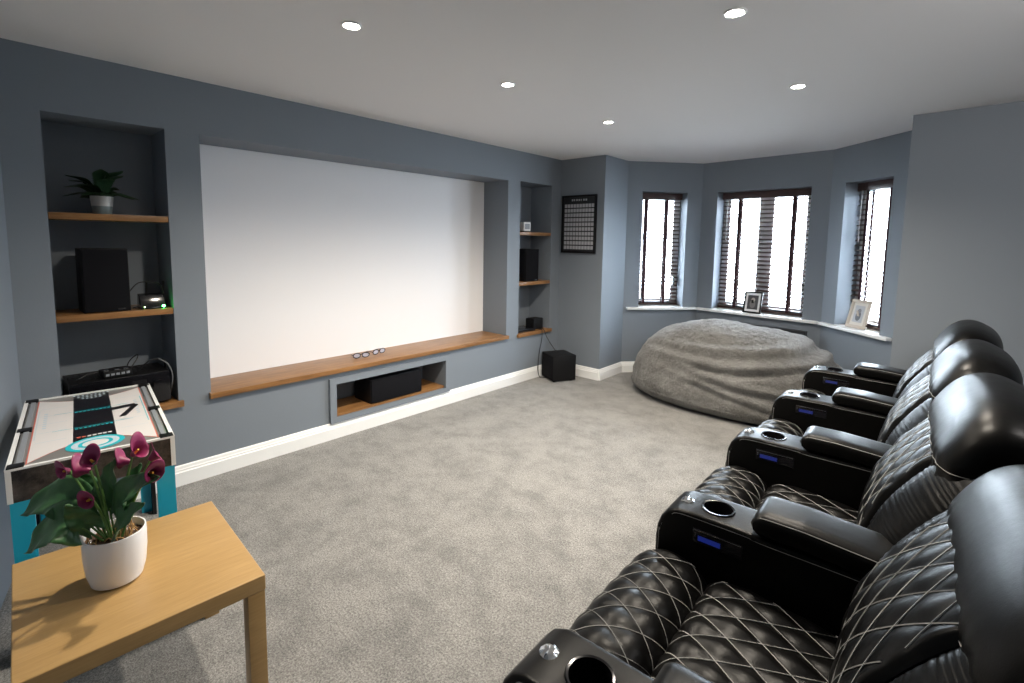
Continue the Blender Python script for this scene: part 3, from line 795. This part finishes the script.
def recliner(label):
    t = thing('cinema_recliner', label, 'recliner', (0, 0, 0), 0, 'row of black leather cinema recliners')
    yS = AW
    # footrest roll
    fn, L = quilt_surface(SEAT_PROF, yS+0.004, SW-0.008, puff=0.008, sgn=1)
    m = MB(); nu, nv = 82, 64; wd = SW-0.008
    m.grid(lambda u, v: fn(u*wd, v*L), nu, nv)
    o = m.build('footrest', M_LEATHER, t, sharp=180)
    s_ = MB(); stitch_lines(s_, fn, wd, L, 0.0011); s_.build('stitching', M_STITCH, o)
    # seat cushion
    fn, L = quilt_surface(CUSH_PROF, yS+0.004, wd, puff=0.010, sgn=1)
    m = MB(); m.grid(lambda u, v: fn(u*wd, v*L), nu, 60)
    o = m.build('seat', M_LEATHER, t, sharp=180)
    s_ = MB(); stitch_lines(s_, fn, wd, L, 0.0014); s_.build('stitching', M_STITCH, o)
    # base box under the seat and plinth
    m = MB(); m.box((0.0, yS+0.006, 0.05), (0.85, yS+SW-0.006, 0.38), bev=0.01); m.box((-0.045, yS+0.02, 0.10), (0.0, yS+SW-0.02, 0.40)); m.build('base', M_LEATHER, t)
    for x in (0.06, 0.78):
        for y in (yS+0.05, yS+SW-0.05):
            f = MB(); f.lathe([(0.02, 0), (0.024, 0.052)], (x, y, 0), 14); f.build('foot', M_BLACK, t)
    # back body
    yc = yS+SW/2; HWB = PITCH/2-0.010
    FB = catmull(BF, 40)[0]
    BB = catmull([(0.86, 0.22), (0.87, 0.45), (0.885, 0.65), (0.905, 0.80), (0.93, 0.90), (0.94, 0.95)], 40)[0]
    def body(u, v):
        k = v*39; i = min(38, int(k)); t_ = k-i
        f = Vector(FB[i]).lerp(Vector(FB[i+1]), t_); b_ = Vector(BB[i]).lerp(Vector(BB[i+1]), t_)
        f = f + Vector((0.10, 0.0))
        mid = (f+b_)/2; hv = (f-b_)/2
        th = 2*PI*u; ct, st_ = math.cos(th), math.sin(th)
        c = math.copysign(abs(ct)**0.30, ct); s2 = math.copysign(abs(st_)**0.55, st_)
        cap = 1.0 if v < 0.9 else math.sqrt(max(0, 1-((v-0.9)/0.1)**2))*0.5+0.5
        p = mid + hv*s2*cap
        return (p.x, yc+HWB*c*(0.985 if v > 0.9 else 1)*(0.9+0.1*cap), p.y)
    m = MB(); m.grid(body, 72, 50, closeu=True); m.add([body(k/72, 1) for k in range(72)], [list(range(72))], 0, True)
    m.add([body(k/72, 0) for k in range(72)], [list(range(72))], 0, True)
    bk = m.build('backrest', M_LEATHER, t, sharp=60)
    # quilted centre panel
    pw = 0.43
    fn, L = quilt_surface(BF, yc-pw/2, pw, puff=0.0075, crown=0.006, side=0.016, sgn=1)
    m = MB(); m.grid(lambda u, v: fn(u*pw, v*L), 66, 90); q = m.build('quilted_panel', M_LEATHER, bk, sharp=180)
    s_ = MB(); stitch_lines(s_, fn, pw, L, 0.0015); s_.build('quilt_stitching', M_STITCH, bk)
    # side bolsters with pleats
    for sg in (-1, 1):
        C, LL = catmull([(x+0.018, z+0.004) for x, z in BF], 60)
        def wing(u, v, sg=sg):
            k = v*59; i = min(58, int(k)); t_ = k-i
            c = Vector(C[i]).lerp(Vector(C[i+1]), t_)
            tg = (Vector(C[min(59, i+2)])-Vector(C[max(0, i-2)])).normalized(); n = Vector((-tg.y, tg.x))
            th = 2*PI*u; ct, st_ = math.cos(th), math.sin(th)
            e0 = math.sqrt(max(0.0, 1-(1-min(1, v/0.12))**2)); e1 = math.sqrt(max(0.0, 1-(1-min(1, (1-v)/0.06))**2)); e = max(0.03, e0*e1)
            hw, hd = 0.100*(0.6+0.4*e), 0.060*e
            a_ = math.copysign(abs(ct)**0.55, ct); b_ = math.copysign(abs(st_)**0.75, st_)
            pl = 0.0006*math.sin(v*230+2.6*math.sin(v*37)+a_*1.5*sg)*(0.25+1.3*abs(mnoise.noise(Vector((v*8, sg*3, a_*1.5)))))*2
            out_ = 0.5*(a_*sg+1)
            p = c + n*(b_*hd + (pl if st_ > -0.2 else 0) - 0.045 - 0.075*out_**1.6)
            return (p.x, yc+sg*(pw/2+0.097)+a_*hw*1.03, p.y)
        m = MB(); m.grid(wing, 40, 150, closeu=True)
        m.add([wing(k/40, 0) for k in range(40)], [list(range(40))], 0, True); m.add([wing(k/40, 1) for k in range(40)], [list(range(40))], 0, True)
        wg = m.build('side_bolster', M_LEATHER, bk, sharp=180)
    for sg in (-1, 1):
        for ui in ((0.47, 0.425) if sg > 0 else (0.03, 0.075)):
            C, LL = catmull([(x+0.018, z+0.004) for x, z in BF], 60)
            pts = []
            for k in range(6, 44):
                c = Vector(C[k]); tg = (Vector(C[min(59, k+2)])-Vector(C[max(0, k-2)])).normalized(); n = Vector((-tg.y, tg.x))
                th = 2*PI*ui; ct, st_ = math.cos(th), math.sin(th)
                p = c + n*(0.060*abs(st_)**0.75 - 0.045 + 0.0025 - 0.075*(0.5*(math.copysign(abs(ct)**0.55, ct)*sg+1))**1.6)
                pts.append((p.x, yc+sg*(pw/2+0.097)+math.copysign(abs(ct)**0.55, ct)*0.1000*1.03, p.y))
            s_ = MB(); s_.tube(pts, 0.0013, 4); s_.build('seam_stitching', M_STITCH, bk)
    # headrest pillow
    HC = Vector((0.800, 0.945)); ax = Vector((0.50, 0.866)).normalized(); nx = Vector((-0.866, 0.50))
    def head(u, v):
        th = 2*PI*u; ph = (v-0.5)*PI
        ct, st_ = math.cos(th), math.sin(th); cp, sp = math.cos(ph), math.sin(ph)
        # ph runs across the width, th round the pillow section
        W = 0.355; wv = W*math.copysign(abs(sp)**0.50, sp)
        r = max(0.0, abs(cp))**0.42
        sq = 0.80
        a_ = 0.158*math.copysign(abs(ct)**sq, ct)*r; b_ = 0.112*math.copysign(abs(st_)**sq, st_)*r
        if st_ > 0: b_ *= 1.12
        y = wv/W
        a_ -= 0.020*y*y
        pin = math.exp(-((ct+0.55)/0.18)**2)*(0.014 if st_ > 0 else 0)
        pl = 0.0045*math.sin(y*34+2*math.sin(y*9))*math.exp(-((ct+0.62)/0.28)**2)*r
        b_ += -pin + pl
        p = HC + ax*a_ + nx*b_
        return (p.x, yc+wv, p.y)
    m = MB(); m.grid(head, 64, 110, closeu=True); hd = m.build('headrest', M_LEATHER, t, sharp=180)
    s_ = MB(); u_s = math.acos(-0.42)/(2*PI)
    s_.tube([Vector(head(u_s, 0.03+0.94*k/90))+Vector((nx.x, 0, nx.y))*0.0006 for k in range(91)], 0.0010, 4)
    s_.build('stitching', M_STITCH, hd)
    arm(t, PITCH)
    return t
rl = [('black leather cinema recliner nearest the camera, first of the row', 2.745, 1.172),
      ('black leather cinema recliner second in the row from the camera', 2.705, 1.970),
      ('black leather cinema recliner third in the row from the camera', 2.664, 2.778),
      ('black leather cinema recliner at the far end beside the beanbag', 2.643, 3.585)]
ends = rl[1:] + [('', 2.632, 4.392)]
proto = recliner(rl[0][0])
recs = []
for i, (lab, x, y) in enumerate(rl):
    o = proto if i == 0 else copy_tree(proto)
    ex, ey = ends[i][1], ends[i][2]
    o.location = (x, y, 0); o.rotation_euler = (0, 0, math.atan2(-(ex-x), ey-y)); o['label'] = lab
    recs.append(o)
for ch in recs[0].children:      # its back is pushed a little further down than the others
    if ch.name.startswith('headrest'): ch.location = (0.022, 0, -0.035)
    if ch.name.startswith('backrest'): ch.location = (0.012, 0, -0.01)
arm(recs[0], -0.012)       # the first recliner also carries the row's end arm

# ------------------------------------------------------------------ small birch table
tx0, tx1, ty0, ty1, tz = 1.230, 1.832, 0.490, 1.050, 0.45
t = thing('side_table', 'low pale birch side table in the foreground holding the lily pot', 'table', ((tx0+tx1)/2, (ty0+ty1)/2, 0), math.radians(-2.5))
hx, hy = (tx1-tx0)/2, (ty1-ty0)/2
b = MB(); b.box((-hx, -hy, tz-0.05), (hx, hy, tz), bev=0.004, seg=3); b.build('tabletop', M_BIRCH, t)
for sx in (-1, 1):
    for sy in (-1, 1):
        b = MB(); x = sx*(hx-0.027); y = sy*(hy-0.027)
        b.box((x-0.025, y-0.025, 0), (x+0.025, y+0.025, tz-0.0505), bev=0.002); b.build('leg', M_BIRCH, t)

# ------------------------------------------------------------------ calla lilies in an oval pot
pot_loc = Vector((1.535, 0.720, tz))
t = thing('potted_calla_lily', 'maroon calla lilies with green leaves in a white pot on the birch table', 'potted plant', tuple(pot_loc), math.radians(20))
M_POT = mat('white_ceramic', (0.86, 0.86, 0.88), 0.25)
b = MB(); HP = 0.155
prof = [(0.0, 0.0), (0.055, 0.0), (0.064, 0.006), (0.073, 0.04), (0.078, 0.09), (0.079, 0.14), (0.078, HP), (0.074, HP), (0.073, 0.13), (0.0, 0.125)]
b.lathe(prof, n=48, sx=1.0, sy=1.0)
b.build('pot', M_POT, t)
M_SOIL = mat('moss_soil', (0.09, 0.05, 0.03), 0.95)
b = MB(); b.grid(lambda u, v: (0.0725*v*math.cos(2*PI*u), 0.0725*v*math.sin(2*PI*u), 0.132+0.012*mnoise.noise(Vector((9*v*math.cos(2*PI*u), 9*v*math.sin(2*PI*u), 0)))), 32, 12, closeu=True); b.build('soil', M_SOIL, t)
M_MOSS = mat('dried_grass', (0.50, 0.30, 0.13), 0.9)
b = MB()
for k in range(26):
    a = random.uniform(0, 2*PI); r = random.uniform(0.01, 0.066); a2_ = a+random.uniform(-1.2, 1.2)
    p0 = Vector((r*math.cos(a), r*math.sin(a), 0.132)); p2 = Vector((min(0.066, r+0.01)*math.cos(a2_), min(0.066, r+0.01)*math.sin(a2_), 0.135))
    b.tube(bez([p0, (p0+p2)/2+Vector((0, 0, random.uniform(0.01, 0.03))), p2], 10), 0.0018, 4)
b.build('straw', M_MOSS, t)
M_LEAF = mat('lily_leaf', (0.035, 0.10, 0.038), 0.42); v_ = coords(M_LEAF); n_ = noise_tex(M_LEAF, v_, 18, 4)
nodes(M_LEAF)[1].new(ramp(M_LEAF, n_, [(0.3, (0.020, 0.080, 0.028)), (0.7, (0.070, 0.19, 0.060))]), nodes(M_LEAF)[2].inputs['Base Color'])
M_STEM = mat('lily_stem', (0.10, 0.22, 0.05), 0.5)
M_PETAL = mat('maroon_petal', (0.24, 0.015, 0.085), 0.45); M_SPADIX = mat('yellow_spadix', (0.75, 0.38, 0.04), 0.6)
def frame_from(dirv, upv_):
    d = Vector(dirv).normalized(); s_ = d.cross(Vector(upv_)).normalized(); n = s_.cross(d).normalized(); return d, s_, n
Rinv = Matrix.Rotation(-math.radians(20), 3, 'Z')
def cam_dir(rgt, up_, fwd):     # horizontal picture directions expressed in the pot's own frame
    v = Vector((rt.x, rt.y, 0))*rgt + Vector((0, 0, 1))*up_ + Vector((fw.x, fw.y, 0)).normalized()*fwd
    return Rinv @ v
def leaf(base, mid, tip, width, droop=0.15):
    base, mid, tip = Vector(base), Vector(mid), Vector(tip)
    spine = bez([base, mid, tip], 22); n = len(spine)
    m = MB(); rows = []
    st = [p for p in spine[:max(3, n//3)]]
    m.tube(st, 0.003, 6, mi=1)
    i0 = max(1, n//3 - 1); bl = spine[i0:]
    def S(u, v):
        k = v*(len(bl)-1); i = min(len(bl)-2, int(k)); p = bl[i].lerp(bl[i+1], k-i)
        d, s_, nn = frame_from(bl[i+1]-bl[i], Vector((0, 0, 1))+cam_dir(0, 0, -0.9))
        wv = width*(math.sin(PI*min(1, v*0.93+0.07)**0.62))*(1-0.15*v); a_ = (u-0.5)*2
        lobe = -0.035*abs(a_)**1.5*max(0, 1-v*4)
        return p + s_*a_*wv + nn*(0.35*wv*abs(a_)**1.3*(1-droop*4*v) + 0.006*math.sin(v*16+a_*3)*abs(a_)) + d*lobe
    m.grid(S, 11, 24)
    o = m.build('leaf', [M_LEAF, M_STEM], t, sharp=180)
    md = o.modifiers.new('thickness', 'SOLIDIFY'); md.thickness = 0.0008
    return o
L_ = [((-.02, .14, -.01), (-.120, .275, -.03), (-.240, .222, -.04), 0.060),
      ((-.01, .14, -.03), (-.080, .225, -.08), (-.195, .130, -.08), 0.062),
      ((.01, .14, -.01), (.070, .290, -.03), (.175, .350, -.04), 0.046),
      ((.02, .14, -.03), (.085, .230, -.07), (.150, .285, -.07), 0.038),
      ((-.01, .14, .01), (-.090, .260, .02), (-.135, .325, .03), 0.046),
      ((.0, .14, .0), (-.020, .280, .01), (.000, .375, .02), 0.036),
      ((.01, .14, .02), (.030, .260, .03), (.060, .350, .04), 0.038),
      ((-.01, .14, -.02), (-.045, .230, -.06), (-.060, .285, -.09), 0.034)]
for b_, m_, t_, w_ in L_: leaf(cam_dir(*b_), cam_dir(*m_), cam_dir(*t_), w_)
def lily(tip, face, size=0.044, bend=(0, 0)):
    """tip: where the flower sits; face: where its mouth points"""
    tip = Vector(tip); base = Vector((tip.x*0.15, tip.y*0.15, 0.13))
    fd = Vector(face).normalized(); thr = tip - fd*size*0.6
    sp = bez([base, (base+thr)/2+Vector((0, 0, 0.02)), thr], 18)
    f = MB(); f.tube(sp, 0.0035, 6); st_o = f.build('flower_stem', M_STEM, t)
    d, s_, nn = frame_from(fd, (0, 0, 1))
    def S(u, v):
        th = 2*PI*u*1.06 - PI/2
        r = 0.006 + size*0.42*v**1.5
        lip = (0.55+0.45*math.sin(th))        # one side runs out into the pointed tip
        h = size*(0.15+0.85*v)*(0.55+0.75*lip**2)
        fl = 1+0.55*max(0, v-0.7)*2
        q = thr + d*h*v**0.9*1.25 + (s_*math.cos(th)+nn*math.sin(th))*r*fl*(1+0.0*u)
        if v > 0.85: q += nn*(0.012*lip)*((v-0.85)/0.15) * (1 if lip > .5 else -0.4)
        return q
    m = MB(); m.grid(S, 36, 16); o = m.build('flower', M_PETAL, t, sharp=180)
    md = o.modifiers.new('thickness', 'SOLIDIFY'); md.thickness = 0.0012
    c = MB(); c.tube([thr+d*0.01, thr+d*size*0.35, thr+d*size*0.68], 0.0042, 8, r1=0.0028); c.build('spadix', M_SPADIX, o)
for tip, face, sz in [((-.112, .375, -.03), (-.3, .3, -1), .036), ((-.063, .378, -.02), (-1, .35, -.1), .050), ((-.011, .420, -.05), (.05, .8, -.6), .044),
                  ((.015, .325, -.10), (.1, .2, -1), .036), ((.086, .430, .0), (.9, .9, .0), .056), ((.028, .386, .02), (-.9, .25, -.2), .042), ((.150, .375, -.03), (1, .25, -.5), .052), ((.105, .395, .04), (.5, .7, .5), .040)]:
    lily(cam_dir(tip[0], tip[1]-0.02, tip[2]), cam_dir(*face), sz*0.68)

# ------------------------------------------------------------------ fern on the top shelf
t = thing('potted_fern', 'small green fern in a white and grey pot on the top left shelf', 'potted plant', (-0.12, 0.978, SH[0]))
M_GREYPOT = mat('grey_glaze', (0.22, 0.26, 0.26), 0.4); M_OFFW = mat('offwhite_glaze', (0.62, 0.60, 0.58), 0.4)
b = MB(); b.lathe([(0, 0), (0.036, 0), (0.041, 0.006), (0.046, 0.045)], n=32, mi=0); 
b.lathe([(0.046, 0.045), (0.051, 0.098), (0.047, 0.098), (0.044, 0.085), (0, 0.085)], n=32, mi=1)
b.build('pot', [M_GREYPOT, M_OFFW], t)
M_FERN = mat('fern_green', (0.018, 0.055, 0.020), 0.5)
for k in range(26):
    a = 2*PI*k/26*1.0+random.uniform(-.15, .15); ln = random.uniform(0.13, 0.19); el = random.choice([0.1, 0.4, 0.75, 1.1])
    if math.cos(a) < -0.3: ln *= 0.55
    d0 = Vector((math.cos(a), math.sin(a), 0))
    p0 = Vector((0, 0, 0.09)) + d0*0.012; p1 = p0 + d0*ln*0.45*math.cos(el) + Vector((0, 0, ln*0.6*math.sin(el)+0.015)); p2 = p0 + d0*ln*(0.25+0.75*math.cos(el)) + Vector((0, 0, ln*(0.98*math.sin(el)-0.08)))
    sp = bez([p0, p1, p2], 26); m = MB(); m.tube(sp, 0.0012, 4, r1=0.0006)
    for i in range(3, len(sp)-1):
        d, s_, nn = frame_from(sp[i+1]-sp[i-1], (0, 0, 1)); q = i/len(sp); l_ = 0.034*math.sin(PI*min(1, q*0.9+0.12))+0.004
        for sg in (-1, 1):
            tipp = sp[i] + s_*sg*l_ + d*l_*0.5 - nn*l_*0.15; hw = d*0.0056
            m.add([sp[i]-hw, sp[i]+s_*sg*l_*0.5+d*l_*0.2-hw*1.3, tipp, sp[i]+s_*sg*l_*0.5+d*l_*0.3+hw*1.3, sp[i]+hw], [(0, 1, 2, 3, 4)])
    m.build('frond', M_FERN, t)

# ------------------------------------------------------------------ games table with cyan legs
GW, GD, GZ = 0.915, 0.47, 0.70       # length across picture depth (x), width (y), height
ga = math.atan2(0.0, 1)
cA = Vector((0.134, 0.612)); cB = Vector((0.210, 1.075)); cC = Vector((1.097, 0.978)); cD = Vector((1.071, 0.510))
ctr = (cA+cB+cC+cD)/4; axx = ((cC-cB)+(cD-cA)).normalized(); gang = math.atan2(axx.y, axx.x)
t = thing('games_table', 'small games table with cyan legs and printed white top in the left corner', 'games table', (ctr.x, ctr.y, 0), gang)
M_CYAN = mat('cyan_laminate', (0.012, 0.42, 0.62), 0.4)
M_SPECK = mat('black_marble_laminate', (0.02, 0.02, 0.02), 0.35); v_ = coords(M_SPECK); n_ = noise_tex(M_SPECK, v_, 16, 8, 0.75)
nodes(M_SPECK)[1].new(ramp(M_SPECK, n_, [(0.42, (0.010, 0.010, 0.012)), (0.60, (0.075, 0.065, 0.062)), (0.72, (0.16, 0.14, 0.13))]), nodes(M_SPECK)[2].inputs['Base Color'])
hx, hy = GW/2, GD/2
b = MB(); zt = GZ-0.012
for a, c in (((-hx, -hy, 0.585), (hx, -hy+0.014, GZ)), ((-hx, hy-0.014, 0.585), (hx, hy, GZ)), ((-hx, -hy+0.014, 0.585), (-hx+0.014, hy-0.014, GZ)), ((hx-0.014, -hy+0.014, 0.585), (hx, hy-0.014, GZ))):
    b.box(a, c)
b.build('apron', M_SPECK, t)
b = MB(); b.box((-hx+0.014, -hy+0.014, 0.60), (hx-0.014, hy-0.014, 0.62)); b.build('bottom_board', M_BLACK, t)
# white edge trims
b = MB(); e = 0.010
b.box((-hx-0.002, -hy-0.003, GZ-0.002), (hx+0.003, -hy+e, GZ+0.006)); b.box((-hx-0.002, hy-e, GZ-0.002), (hx+0.003, hy+0.003, GZ+0.006))
b.box((hx-e, -hy+e, GZ-0.002), (hx+0.003, hy-e, GZ+0.006)); b.box((-hx-0.002, -hy+e, GZ-0.002), (-hx+e, hy-e, GZ+0.006))
for sy in (-1, 1):
    b.box((hx-0.002, sy*hy-(0.012 if sy > 0 else 0.003), 0.585), (hx+0.003, sy*hy+(0.003 if sy > 0 else 0.012), GZ-0.002))
b.build('edge_trim', M_WHITE, t)
# printed top
cols = {'grey': (0.20, 0.195, 0.19), 'white': (0.74, 0.72, 0.72), 'red': (0.62, 0.13, 0.09), 'black': (0.008, 0.008, 0.012), 'cyan': (0.02, 0.50, 0.60), 'pale': (0.55, 0.66, 0.74)}
mats_ = [mat('print_'+k, v, 0.3) for k, v in cols.items()]; GI = {k: i for i, k in enumerate(cols)}
b = MB(); x0, x1, y0, y1 = -hx+e, hx-e, -hy+e, hy-e; z = GZ
b.box((x0, y0, z-0.012), (x1, y1, z), GI['grey'])
def flat(poly, c, lift): b.add([(p[0], p[1], z+lift) for p in poly], [list(range(len(poly)))], GI[c])
# white field: nearly the full depth on both sides of the dark strip, its edges curved inwards
def field(g, c, lift):
    # (x from back to front, y across); curves bow in along the front and back edges
    n = 24; top = []; bot = []
    for k in range(n+1):
        yy = -hy+0.045+g+(2*hy-0.09-2*g)*k/n; q = abs(yy)/(hy-0.045)
        bow = 0.13*(1-q)**1.0*(1 if True else 0)*1.0
        top.append((x1-0.020-g-0.15*(1-q**1.6), yy)); bot.append((x0+0.020+g+0.10*(1-q**1.6), yy))
    flat(bot+top[::-1], c, lift)
field(0.0, 'red', 0.0004); field(0.004, 'white', 0.0008)
dy0, dy1 = -0.066, 0.066     # dark strip running from back to front
flat([(x0+0.01, dy0), (x1-0.10, dy0), (x1-0.10, dy1), (x0+0.01, dy1)], 'black', 0.0012)
def ring(cx_, cy_, r0, r1_, c, lift, ex=1.0):
    n = 40; b.add([(cx_+ex*r*math.cos(2*PI*k/n), cy_+r*math.sin(2*PI*k/n), z+lift) for r in (r0, r1_) for k in range(n)], [(k, (k+1) % n, n+(k+1) % n, n+k) for k in range(n)], GI[c])
def disc(cx_, cy_, r, c, lift, ex=1.0):
    n = 40; flat([(cx_+ex*r*math.cos(2*PI*k/n), cy_+r*math.sin(2*PI*k/n)) for k in range(n)], c, lift)
disc(x1-0.105, 0.0, 0.088, 'cyan', 0.0016, 0.9); disc(x1-0.105, 0, 0.072, 'pale', 0.0020, 0.9); ring(x1-0.105, 0, 0.040, 0.052, 'cyan', 0.0024, 0.9); disc(x1-0.105, 0, 0.040, 'white', 0.0024, 0.9)
for r_, xx in enumerate((x0+0.035, x0+0.065, x0+0.095)):      # chevrons of small diamonds at the far end
    for k in range(-4+abs(r_), 5-abs(r_)):
        cy_ = k*0.016; cx_ = xx-0.004*abs(k)*(1 if r_ < 3 else 0)
        flat([(cx_-0.011, cy_), (cx_, cy_-0.0065), (cx_+0.011, cy_), (cx_, cy_+0.0065)], 'pale', 0.0016)
for k, (xx, a_, c_) in enumerate(((x0+0.30, 1.0, 'cyan'), (x0+0.55, 1.0, 'cyan'))):  # score lines with letter-like marks
    flat([(xx, -0.13), (xx+0.003, -0.13), (xx+0.003, 0.13), (xx, 0.13)], c_, 0.0018)
    for j in range(9): flat([(xx+0.012, -0.06+j*0.014), (xx+0.024, -0.06+j*0.014), (xx+0.024, -0.052+j*0.014), (xx+0.012, -0.052+j*0.014)], c_, 0.0018)
for j in range(7):
    flat([(x1-0.215, -0.055+j*0.016), (x1-0.200, -0.055+j*0.016), (x1-0.200, -0.044+j*0.016), (x1-0.215, -0.044+j*0.016)], 'red' if j < 2 else 'white', 0.0018)
for sy in (-1, 1):                                             # faint score lines on the white wings
    for j in range(5):
        xx = x0+0.18+j*0.12
        flat([(xx, sy*0.085), (xx+0.003, sy*0.085), (xx+0.003, sy*0.175), (xx, sy*0.175)], 'pale', 0.0012)
    flat([(x0+0.20, sy*0.178), (x0+0.62, sy*0.178), (x0+0.62, sy*0.181), (x0+0.20, sy*0.181)], 'cyan' if sy > 0 else 'pale', 0.0012)
    for j in range(8): flat([(x0+0.26+j*0.03, sy*0.150), (x0+0.275+j*0.03, sy*0.150), (x0+0.275+j*0.03, sy*0.162), (x0+0.26+j*0.03, sy*0.162)], 'pale', 0.0012)
# dark arrow across the strip
aw = x0+0.34
flat([(aw, 0.0), (aw-0.02, 0.15), (aw+0.02, 0.155), (aw+0.05, 0.0)], 'black', 0.0022)
flat([(aw-0.005, 0.145), (aw+0.16, 0.085), (aw+0.16, 0.11), (aw+0.01, 0.165)], 'black', 0.0026)
b.build('printed_top', mats_, t)
b = MB()                                                       # grey side rails with black clips
for sy in (-1, 1): b.box((x0, sy*(hy-e-0.018)-0.008, GZ), (x1, sy*(hy-e-0.018)+0.008, GZ+0.004))
b.build('side_rails', M_GREYPL, t)
for sx, sy in ((-1, -1), (-1, 1), (1, -1), (1, 1), (0.05, -1), (0.05, 1)):
    c = MB(); xx = sx*(hx-0.02); yy = sy*(hy-0.022)
    c.box((xx-0.022, yy-0.022, GZ-0.001), (xx+0.022, yy+0.022, GZ+0.009), bev=0.003)
    c.build('corner_clip', M_BLACK, t)
for sx in (-1, 1):
    for sy in (-1, 1):
        c = MB(); xa = sx*hx; ya = sy*hy
        c.box((min(xa, xa-sx*0.020)-0.0, min(ya-sy*0.002, ya-sy*0.062), 0), (max(xa, xa-sx*0.020), max(ya-sy*0.002, ya-sy*0.062), 0.5845), 0)
        c.box((min(xa-sx*0.0205, xa-sx*0.075), min(ya-sy*0.002, ya-sy*0.018), 0), (max(xa-sx*0.0205, xa-sx*0.075), max(ya-sy*0.002, ya-sy*0.018), 0.5845), 1)
        c.build('leg', [M_CYAN, M_BLACK], t)
